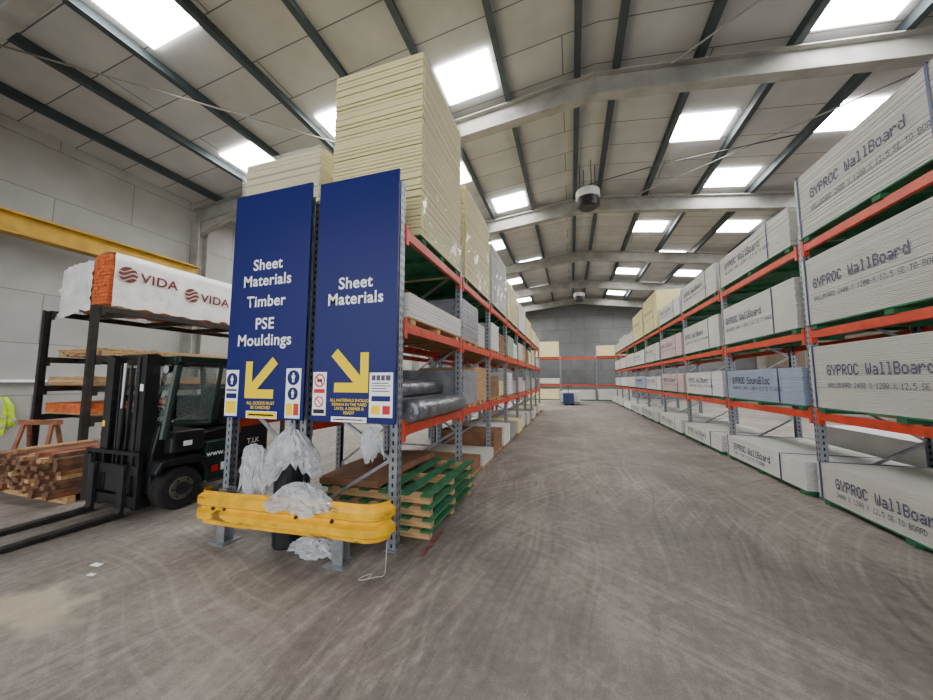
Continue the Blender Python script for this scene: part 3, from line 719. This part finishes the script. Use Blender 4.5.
for k in range(5): MB().box(-.36+k*.18-.01,-.36+k*.18+.01,-.075,-.05,.55,.69).build('backrest_bar', 'fblack', lb)
for sx in (-1, 1):
    P(MB().prism([(-.125,.57),(-.088,.57),(-.088,.02),(-1.5,.012),(-1.52,.022),(-.9,.045),(-.145,.062),(-.125,.1)], sx*.28-.05, sx*.28+.05), 'fork', 'steel', bevel=.003)

# ---------------------------------------------------------------- left area: timber
for l, (x0, x1, y0, y1, z, h, m, nm_, lab) in enumerate([
    (-8.9,-7.6,3.5,7.28,.95,.24,'orangew','timber_pack','orange-red ended timber pack on the lowest shelf of dark rack'),
    (-8.9,-7.62,3.5,7.28,1.45,.16,'wood','timber_pack','thin pine timber pack on the second shelf of dark rack')]):
    pack(lab, x0, x1, y0, y1, z, h, m, .04, cat='timber pack', name=nm_, skid='wood', sk=.04, jit=.006, body='timber')
tb = thing('timber_bundle', 'long pine boards bundled on the shelf below the wrapped packs', 'timber pack', (-8.22,5.3,1.965))
b = MB()
for r in range(3):
    for k in range(9):
        x = -.66+k*.15; b.box(x, x+.14, -1.78+random.uniform(0,.1), 1.8-random.uniform(0,.2), .002+r*.045, .04+r*.045)
b.build('board_layers', 'wood', tb)
for yy in (-1.0,.8): MB().box(-.68,.71,yy-.012,yy+.012,.136,.142).build('strap', 'strap', tb)
def wrapped(label, x0, x1, y0, y1, z, h, prints, endwrap=False):
    t = thing('wrapped_timber_pack', label, 'timber pack', ((x0+x1)/2, y0, z+.002)); hx = (x1-x0)/2; L_ = y1-y0
    b = MB(); nx, nz_ = 5, 14
    for i in range(nx):
        for k in range(nz_):
            xa = -hx+.02+i*(2*hx-.04)/nx; za = .06+k*(h-.08)/nz_
            b.box(xa+.003, xa+(2*hx-.04)/nx-.003, random.uniform(-.008,.008), L_-.05, za+.004, za+(h-.08)/nz_-.004)
    b.build('timber', 'orangew', t)
    for yy in (.2, L_/2, L_-.3): MB().box(-hx,hx,yy,yy+.08,0,.055).build('skid', 'wood', t)
    w = MB(); n = 60; vs = []; fs = []; nk = 12
    for i in range(n+1):
        y = .04+(L_-.04)*i/n
        def wq(k): return .022*noise.noise(Vector((i*.35, k*.6, z+x0)))+.012*noise.noise(Vector((i*1.1, k*1.3, 3)))
        s_ = .06*noise.noise(Vector((i*.3, z, x0)))
        ring = [(hx+.028+wq(k), (h+.0)*k/7+(s_+.03 if k == 0 else 0)) for k in range(8)]
        ring += [(0,h+.03+abs(wq(9))),(-hx-.012,h+.01),(-hx-.03+wq(10)*.5,h*.5),(-hx-.04,.05+s_)]
        vs += [(a, y, c_) for a, c_ in ring]
    for i in range(n):
        for k in range(nk-1): fs.append((i*nk+k, (i+1)*nk+k, (i+1)*nk+k+1, i*nk+k+1))
    w.add(vs, fs)
    if endwrap:
        vs = []; fs = []
        for i in range(13):
            for k in range(13):
                u = i/12
                vs.append((-hx-.08+(2*hx+.10)*u, -.04-.09*abs(noise.noise(Vector((i*.5,k*.5,3))))-.04*(1-u), (-.14*(1-u)**2-.02)*(1-k/12)+(h+.02)*k/12-.12*(k/12)*(1-u)**2+.05*noise.noise(Vector((i*.6,k*.1,1)))*(1-k/12)))
        for i in range(12):
            for k in range(12): fs.append((i*13+k,(i+1)*13+k,(i+1)*13+k+1,i*13+k+1))
        w.add(vs, fs)
    w.build('wrap', 'wrapw', t, smooth=True)
    for (y, zc) in prints:
        s = .14; e = hx+.056; lg = MB()
        # round emblem sliced by sweeping white swooshes
        cuts = [-1,-.66,-.48,-.10,.10,.46,.62,1]
        for q in (0,2,4,6):
            vs = []
            for k in range(25):
                u = -1+2*k/24; lim = math.sqrt(max(0, 1-u*u)); wv_ = .30*math.sin(u*2.6)
                lo = max(-lim, min(lim, cuts[q]+(wv_ if q else 0))); hi = max(-lim, min(lim, cuts[q+1]+(wv_ if q < 6 else 0)))
                vs += [(e, y+s*u, zc+s*lo), (e, y+s*u, zc+s*hi)]
            lg.add(vs, [(2*k,2*k+2,2*k+3,2*k+1) for k in range(24)])
        lg.build('printed_logo', 'maroon', t)
        text('printed_text', 'VIDA', .24, 'maroon', t, (e, y+.18, zc-.085), ROT_POSX, 'LEFT', .006, 1.06, 1.08)
    for yy in (2.85,): MB().box(hx+.06,hx+.064,yy-.012,yy+.012,.0,h).box(-hx,hx+.06,yy-.012,yy+.012,h+.05,h+.054).build('strap', 'wstrap', t)
    return t
wrapped('white printed wrap timber pack with orange ends on the dark rack', -8.02, -7.56, 3.56, 7.3, 2.8, .97, [(.22,.62),(1.28,.50),(2.34,.56),(3.35,.5)])
wrapped('plain white-wrapped timber pack behind the printed one on dark rack', -8.85, -8.14, 3.64, 7.25, 2.8, .86, [], True)
for r in range(10):
    for c_ in range(15):
        if r == 9 and c_ in (0,1,2,6,7,11,14): continue
        x = -7.46+c_*.0935+random.uniform(-.003,.003)+.015*(r % 2); z = .09+r*.054
        o = MB().box(-.041,.041,0,.72,0,.0495).build('timber_length', random.choice(('wood','woodr','tube','endgrain','enddark','enddark','enddark')), None, loc=(x, 2.54+random.uniform(-.06,.10), z))
        tag(o, 'short sawn timber length in the stack left of the forklift', 'timber', 'sawn timber lengths stacked left of forklift')
for k in range(2):
    tag(MB().box(-7.53,-6.08,2.66+k*.42,2.74+k*.42,0,.088).build('timber_bearer', 'wood'), 'rough bearer under the sawn timber stack, %s one' % ('front','rear')[k], 'timber bearer')
sh = thing('sawhorse', 'small reddish wooden sawhorse standing behind the sawn timber stack', 'sawhorse', (-7.9, 3.08, 0), .3)
MB().box(-.3,.3,-.04,.04,.86,.93).build('top_rail', 'woodr', sh)
for sx in (-1,1):
    for sy in (-1,1): MB().bar((sx*.22,sy*.03,.87),(sx*.28,sy*.17,0), .05, .03).build('leg', 'woodr', sh)
    MB().bar((sx*.25,-.12,.4),(sx*.25,.12,.4), .02, .06).build('cross_brace', 'woodr', sh)
v = thing('hi_vis_vest', 'yellow-green reflective jacket hanging on the left wall', 'jacket', (-11.995, 3.92, .34))
vs = []; fs = []; nu, nv = 24, 16
def jw(t_): return .20+.03*math.sin(t_*3) if t_ < .75 else .20-.10*((t_-.75)/.25)**1.5
for k in range(nv+1):
    t_ = k/nv; w_ = jw(t_)
    for i in range(nu+1):
        u = -1+2*i/nu
        vs.append((.05+.09*math.sqrt(max(0,1-u*u))+.02*noise.noise(Vector((u*4, t_*2, 1))), u*w_, .85*t_))
for k in range(nv):
    for i in range(nu): fs.append((k*(nu+1)+i,k*(nu+1)+i+1,(k+1)*(nu+1)+i+1,(k+1)*(nu+1)+i))
jb = MB().add(vs, fs).build('jacket_body', 'hivis', v, smooth=True)
for s in (-1, 1):
    MB().tube([(.06,s*.14,.82),(.08,s*.24,.62),(.08,s*.28,.30),(.07,s*.28,.18)], [.055,.06,.055,.045], 12).build('sleeve', 'hivis', v, smooth=True)
    MB().tube([(.08,s*.282,.36),(.08,s*.284,.31)], .062, 12).build('sleeve_band', 'silver', v)
    MB().box(.13,.15,s*.10-.02,s*.10+.02,.4,.8).build('reflective_band', 'silver', v)
for z in (.18,.38):
    vs = []
    for i in range(17):
        u = -.95+1.9*i/16; vs += [(.058+.09*math.sqrt(1-u*u)+.018, u*.215, z), (.058+.09*math.sqrt(1-u*u)+.018, u*.215, z+.055)]
    MB().add(vs, [(2*i,2*i+2,2*i+3,2*i+1) for i in range(16)]).build('reflective_band', 'silver', v)
MB().tube([(0,0,.86),(.09,0,.86),(.11,0,.90)], .012, 8).build('hook', 'steel', v)

# ---------------------------------------------------------------- ceiling units
def heater(label, x, y, z, r):
    t = thing('ceiling_heater', label, 'ceiling heater', (x, y, z))
    MB().tube([(0,0,.26),(0,0,.29),(0,0,.50),(0,0,.54)], [r*.95,r,r,r*.85], 24).build('casing', 'heater', t)
    MB().tube([(0,0,-.06),(0,0,-.02),(0,0,.255)], [r*.7,r*.86,r*.92], 24).build('outlet_drum', 'fblack', t)
    for k in range(4): MB().tube([(0,0,.01+k*.06),(0,0,.025+k*.06)], r*.945, 24).build('louvre_ring', 'steel', t)
    for k in range(4):
        a = k*PI/2+.4; MB().tube([(r*.7*math.cos(a), r*.7*math.sin(a), .5),(r*.7*math.cos(a), r*.7*math.sin(a), rz_(x)-z-.05)], .012, 6).build('hanger_rod', 'steel', t)
heater('white and black round ceiling heater hanging over the aisle, nearer one', .68, 11.3, 7.25, .38)
heater('white and black round ceiling heater hanging over the aisle, far one', .68, 24.8, 7.2, .38)

# ---------------------------------------------------------------- far end
for k, (x0, x1, z, h, m) in enumerate([(-3.3,-.9,3.3,1.3,'cream'),(1.9,4.2,3.3,.9,'cream'),(-5.85,-3.5,3.3,.9,'cream'),(-3.3,-.9,1.2,.5,'board'),(-5.85,-3.5,1.2,.7,'board'),(-3.3,-.9,0,.9,'cream'),(-.7,1.7,0,.8,'board'),(1.9,4.2,0,.85,'board2')]):
    pack('%s pack on the far cross rack, %s' % (cw[m], ['upper left pair inner','upper right one','upper left outer','middle shelf inner','middle shelf outer','floor level left','floor level middle','floor level right'][k]), x0, x1, 27.12, 28.12, z, h, m, .06)
pt = thing('pallet_truck', 'small blue pallet truck with white load at the aisle end', 'pallet truck', (-.2, 22.5, 0), PI)
MB().box(-.28,-.12,-.6,.6,.07,.12).build('fork', 'strap', pt); MB().box(.12,.28,-.6,.6,.07,.12).build('fork', 'strap', pt)
MB().box(-.32,.32,.6,.9,.1,.75).build('drive_unit', 'strap', pt, bevel=.03)
MB().tube([(0,.8,.7),(0,1.0,1.2)], .02, 8).build('tiller', 'steel', pt); MB().tube([(-.2,1.0,1.2),(.2,1.0,1.2)], .02, 8).build('tiller_handle', 'steel', pt)
for x in (-.2,.2): MB().tube([(x-.04,.7,.06),(x+.04,.7,.06)], .06, 12).build('wheel', 'rubber', pt)
pack('white wrapped load carried on the small blue pallet truck', -.7, .5, 22.0, 23.1, .125, .7, 'board2', .08, sk=.05, cat='pallet load')

# ---------------------------------------------------------------- light
w = bpy.data.worlds.new('world'); bpy.context.scene.world = w; w.use_nodes = True
bg = w.node_tree.nodes['Background']; bg.inputs[0].default_value = (.96,.98,1,1); bg.inputs[1].default_value = 3.1
print('done', len(bpy.data.objects))
